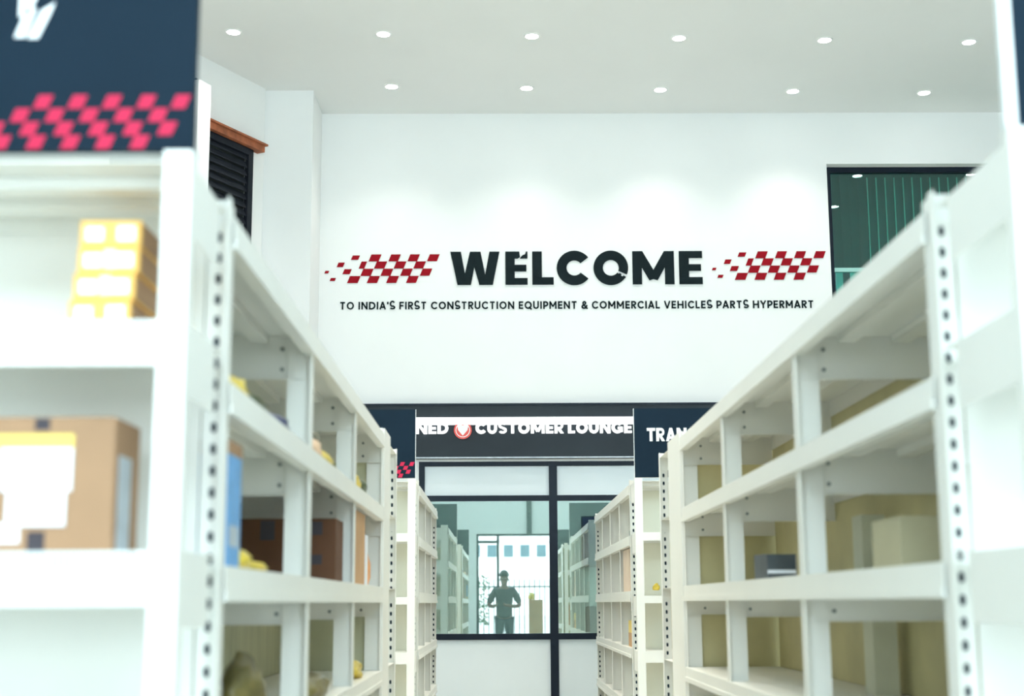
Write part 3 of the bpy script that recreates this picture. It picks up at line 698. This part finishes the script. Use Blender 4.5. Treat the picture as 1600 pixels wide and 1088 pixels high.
g = MB(); wbox(g, 1.40, 1.47, .19, .24, 6.362, 6.375); g.build('hook', MT['shutter'], po)

# ------------------------------------------------------------------ lounge contents
t = thing('wall_screen', (1.32, 17.5, 1.9), 'dark wall screen inside the lounge, beside the right rack end', 'screen')
MB().box(1.07, 1.95, 18.90, 18.96, 1.67, 2.30).build('screen_panel', MT['tv'], t); MB().box(1.055, 1.965, 18.96, 18.998, 1.655, 2.315).build('casing', MT['plastic'], t)
t = thing('black_chair', (1.40, 17.6, 0), 'black chair back low in the right lounge pane', 'chair')
MB().box(1.03, 1.60, 17.80, 17.88, .52, 1.16).build('backrest', MT['plastic'], t, .02); MB().box(1.05, 1.58, 17.26, 17.80, .42, .50).build('seat', MT['plastic'], t, .02)
for x in (1.08, 1.55):
    for y in (17.30, 17.84): MB().tube((x, y, .45), (x, y, 0), .016).build('leg', MT['plastic'], t)

# ------------------------------------------------------------------ outside, mirrored in the lounge glass
b = thing('office_building', (0, -122, -.04), 'long white building with square windows, mirrored in the lounge glass', 'building')
MB().box(-30, 34, -128, -120, -.04, 13.5).build('facade', MT['render'], b)
MB().box(-30.3, 34.3, -128, -119.8, 7.55, 7.68).build('cornice', MT['silver'], b)
for k in range(-4, 9):
    for zz in (5.95,):
        x = -3.1 + 1.72 * k; MB().box(x, x + .98, -120.0, -119.95, zz, zz + 1.25).build('window', MT['bwin'], b)
f = thing('iron_fence', (1, -17, -.04), 'thin iron railing across the street, mirrored in the lounge glass', 'fence')
g = MB(); x = -5
while x < 7: g.box(x, x + .035, -17.0, -16.97, -.04, 2.0); x += .17
g.build('bars', MT['iron'], f)
g = MB(); g.box(-5, 7, -17.02, -16.95, 1.72, 1.77); g.box(-5, 7, -17.02, -16.95, .1, .15); g.build('rails', MT['iron'], f)
sh_ = thing('street_shrub', (-1.1, -15.6, -.04), 'loose green shrub by the fence, mirrored left of the person', 'shrub')
random.seed(11)
g = MB()
for k in range(900):
    a, rr, zz = random.uniform(0, 6.28), random.random() ** .6, random.uniform(.5, 2.1)
    c = Vector((-1.1 + .75 * rr * math.cos(a), -15.6 + .5 * rr * math.sin(a), zz)); u = Vector((random.uniform(-1, 1), random.uniform(-1, 1), random.uniform(-1, 1))).normalized(); v = u.orthogonal().normalized()
    g.add([c - u * .07, c + v * .03, c + u * .07, c - v * .03], [(0, 1, 2, 3)])
g.build('foliage', MT['leaf'], sh_)
g = MB()
for k in range(7): g.tube((-1.1 + random.uniform(-.05, .05), -15.6, -.04), (-1.1 + random.uniform(-.5, .5), -15.6 + random.uniform(-.3, .3), 1.6), .02, .008, 6)
g.build('stems', MT['carton'], sh_)
carton('tall_carton', 'tall tan carton standing at the entrance, mirrored right of the person', 'box', .66, .98, -2.35, -2.0, 0, 1.28, MT['tan'], bevel=.004)
tag(blob('plastic_bag', (.72, -2.2, 1.281), (.16, .2, .17), MT['yellow'], 31, .3), 'yellow-green bag on top of the tall carton at the entrance', 'bag')

# ------------------------------------------------------------------ the photographer, seen only as a mirrored silhouette
def skin_mesh(name, joints, edges, m, parent=None, sub=2, root=0, fat=1.0):
    me = bpy.data.meshes.new(name); me.from_pydata([j[0] for j in joints], edges, [])
    o = bpy.data.objects.new(name, me); COL.objects.link(o)
    sk = o.modifiers.new('skin', 'SKIN'); sk.use_smooth_shade = True
    for i, v in enumerate(me.skin_vertices[0].data):
        r = joints[i][1]; v.radius = tuple(q * fat for q in (r if isinstance(r, tuple) else (r, r))); v.use_root = (i == root)
    ss = o.modifiers.new('sub', 'SUBSURF'); ss.levels = sub; ss.render_levels = sub
    bpy.context.view_layer.update()
    m2 = bpy.data.meshes.new_from_object(o.evaluated_get(bpy.context.evaluated_depsgraph_get()))
    bpy.data.objects.remove(o); m2.name = name
    m2.materials.clear(); m2.materials.append(m)
    ob = bpy.data.objects.new(name, m2); COL.objects.link(ob)
    for p in m2.polygons: p.use_smooth = True; p.material_index = 0
    if parent:
        ob.parent = parent; ob.matrix_parent_inverse = Matrix.Translation(parent.location).inverted()
    return ob
px, py = .08, -.34
pe = thing('person', (px, py, 0), 'person in dark cap and clothes raising a camera, mirrored in the lounge glass', 'person')
J = [((px, py, .96), (.15, .11)), ((px, py, 1.12), (.135, .10)), ((px, py, 1.32), (.16, .11)), ((px, py + .01, 1.47), (.13, .09)), ((px, py + .02, 1.56), .055),
     ((px, py + .035, 1.64), .062), ((px, py + .045, 1.73), (.092, .105)), ((px, py + .03, 1.83), (.088, .10))]
E_ = [(i, i + 1) for i in range(7)]
def add(pos, r, prev): J.append((pos, r)); E_.append((prev, len(J) - 1)); return len(J) - 1
for s in (-1, 1):
    a = add((px + s * .185, py, 1.47), .058, 3); a = add((px + s * .30, py + .0, 1.30), .047, a); a = add((px + s * .345, py + .02, 1.15), .044, a)
    a = add((px + s * .24, py + .12, 1.13), .038, a); wr = (-px * .0 + s * .092, -.095, 1.165); a = add(wr, .027, a)
    a = add((s * .075, -.085, 1.175), (.030, .022), a)
    h = add((px + s * .10, py, .88), .092, 0); h = add((px + s * .115, py + .02, .50), .062, h); h = add((px + s * .12, py, .10), .042, h); add((px + s * .125, py + .10, .045), .036, h)
body = skin_mesh('body', J, E_, MT['skin'], pe, fat=1.12)
for s in (-1, 1):                             # five fingers round each side of the camera
    for k in range(4):
        z = 1.225 - k * .02; L_ = (.048, .055, .052, .042)[k]
        skin_mesh('finger', [((s * .080, -.088, z - .01), .009), ((s * .080, -.088 + L_ * .45, z), .0085), ((s * .074, -.088 + L_ * .8, z + .002), .008), ((s * .066, -.088 + L_ * .85, z + .002), .006)],
                  [(0, 1), (1, 2), (2, 3)], MT['skin'], pe, 1)
    skin_mesh('thumb', [((s * .075, -.11, 1.17), .011), ((s * .062, -.128, 1.19), .010), ((s * .045, -.130, 1.205), .009)], [(0, 1), (1, 2)], MT['skin'], pe, 1)
JS = [((px, py, .86), (.155, .12)), ((px, py, .95), (.160, .122)), ((px, py, 1.12), (.155, .12)), ((px, py, 1.32), (.178, .128)), ((px, py + .01, 1.475), (.14, .10))]
ES = [(0, 1), (1, 2), (2, 3), (3, 4)]
for s in (-1, 1):
    n0 = len(JS); JS += [((px + s * .19, py, 1.475), .072), ((px + s * .30, py, 1.30), .062), ((px + s * .338, py + .015, 1.18), .056)]; ES += [(4, n0), (n0, n0 + 1), (n0 + 1, n0 + 2)]
skin_mesh('shirt', JS, ES, MT['shirt'], pe, fat=1.22)
JT = [((px, py, .98), (.155, .118))]; ET = []
for s in (-1, 1):
    n0 = len(JT); JT += [((px + s * .10, py, .86), .104), ((px + s * .117, py + .02, .50), .078), ((px + s * .122, py, .10), .062)]; ET += [(0, n0), (n0, n0 + 1), (n0 + 1, n0 + 2)]
skin_mesh('trousers', JT, ET, MT['denim'], pe, fat=1.18)
for s in (-1, 1):
    g = MB(); g.box(px + s * .125 - .05, px + s * .125 + .05, py - .08, py + .20, 0, .085); g.build('shoe', MT['plastic'], pe, .025)
bm = bmesh.new(); bmesh.ops.create_uvsphere(bm, u_segments=24, v_segments=14, radius=1)
bmesh.ops.delete(bm, geom=[v for v in bm.verts if v.co.z < -.05], context='VERTS')
for v in bm.verts: v.co = Vector((px + v.co.x * .112, py + .04 + v.co.y * .128, 1.79 + v.co.z * .14))
me = bpy.data.meshes.new('cap'); bm.to_mesh(me); bm.free(); me.materials.append(MT['hair'])
cap = bpy.data.objects.new('cap', me); COL.objects.link(cap); cap.parent = pe; cap.matrix_parent_inverse = Matrix.Translation(pe.location).inverted()
g = MB(); n = 14
loop = [(px + .092 * math.cos(a), py + .11 + .11 * math.sin(a)) for a in [math.pi * i / n for i in range(n + 1)]]
g.prism(loop, lambda x, y: (x, y, 1.800), lambda x, y: (x, y, 1.806)); g.build('peak', MT['hair'], cap)
g = MB(); g.tube((px, py + .125, 1.725), (px, py + .155, 1.70), .012, .017, 10); g.build('nose', MT['skin'], pe, smooth=True)
for s in (-1, 1):
    MB().box(px + s * .09 - .008, px + s * .09 + .008, py + .02, py + .055, 1.69, 1.75).build('ear', MT['skin'], pe, .006)
    MB().box(px + s * .034 - .012, px + s * .034 + .012, py + .127, py + .140, 1.736, 1.747).build('eye', MT['white'], pe, .004)
MB().box(px - .024, px + .024, py + .10, py + .124, 1.652, 1.660).build('mouth', MT['tan'], pe, .003)
k = thing('photo_camera', (0, -.09, 1.14), 'black camera in the hands of the mirrored person', 'camera')
MB().box(-.058, .058, -.118, -.07, 1.15, 1.235).build('camera_body', MT['plastic'], k, .006)
MB().tube((0, -.0698, 1.195), (0, -.035, 1.195), .034, .036, 24).build('lens', MT['plastic'], k)
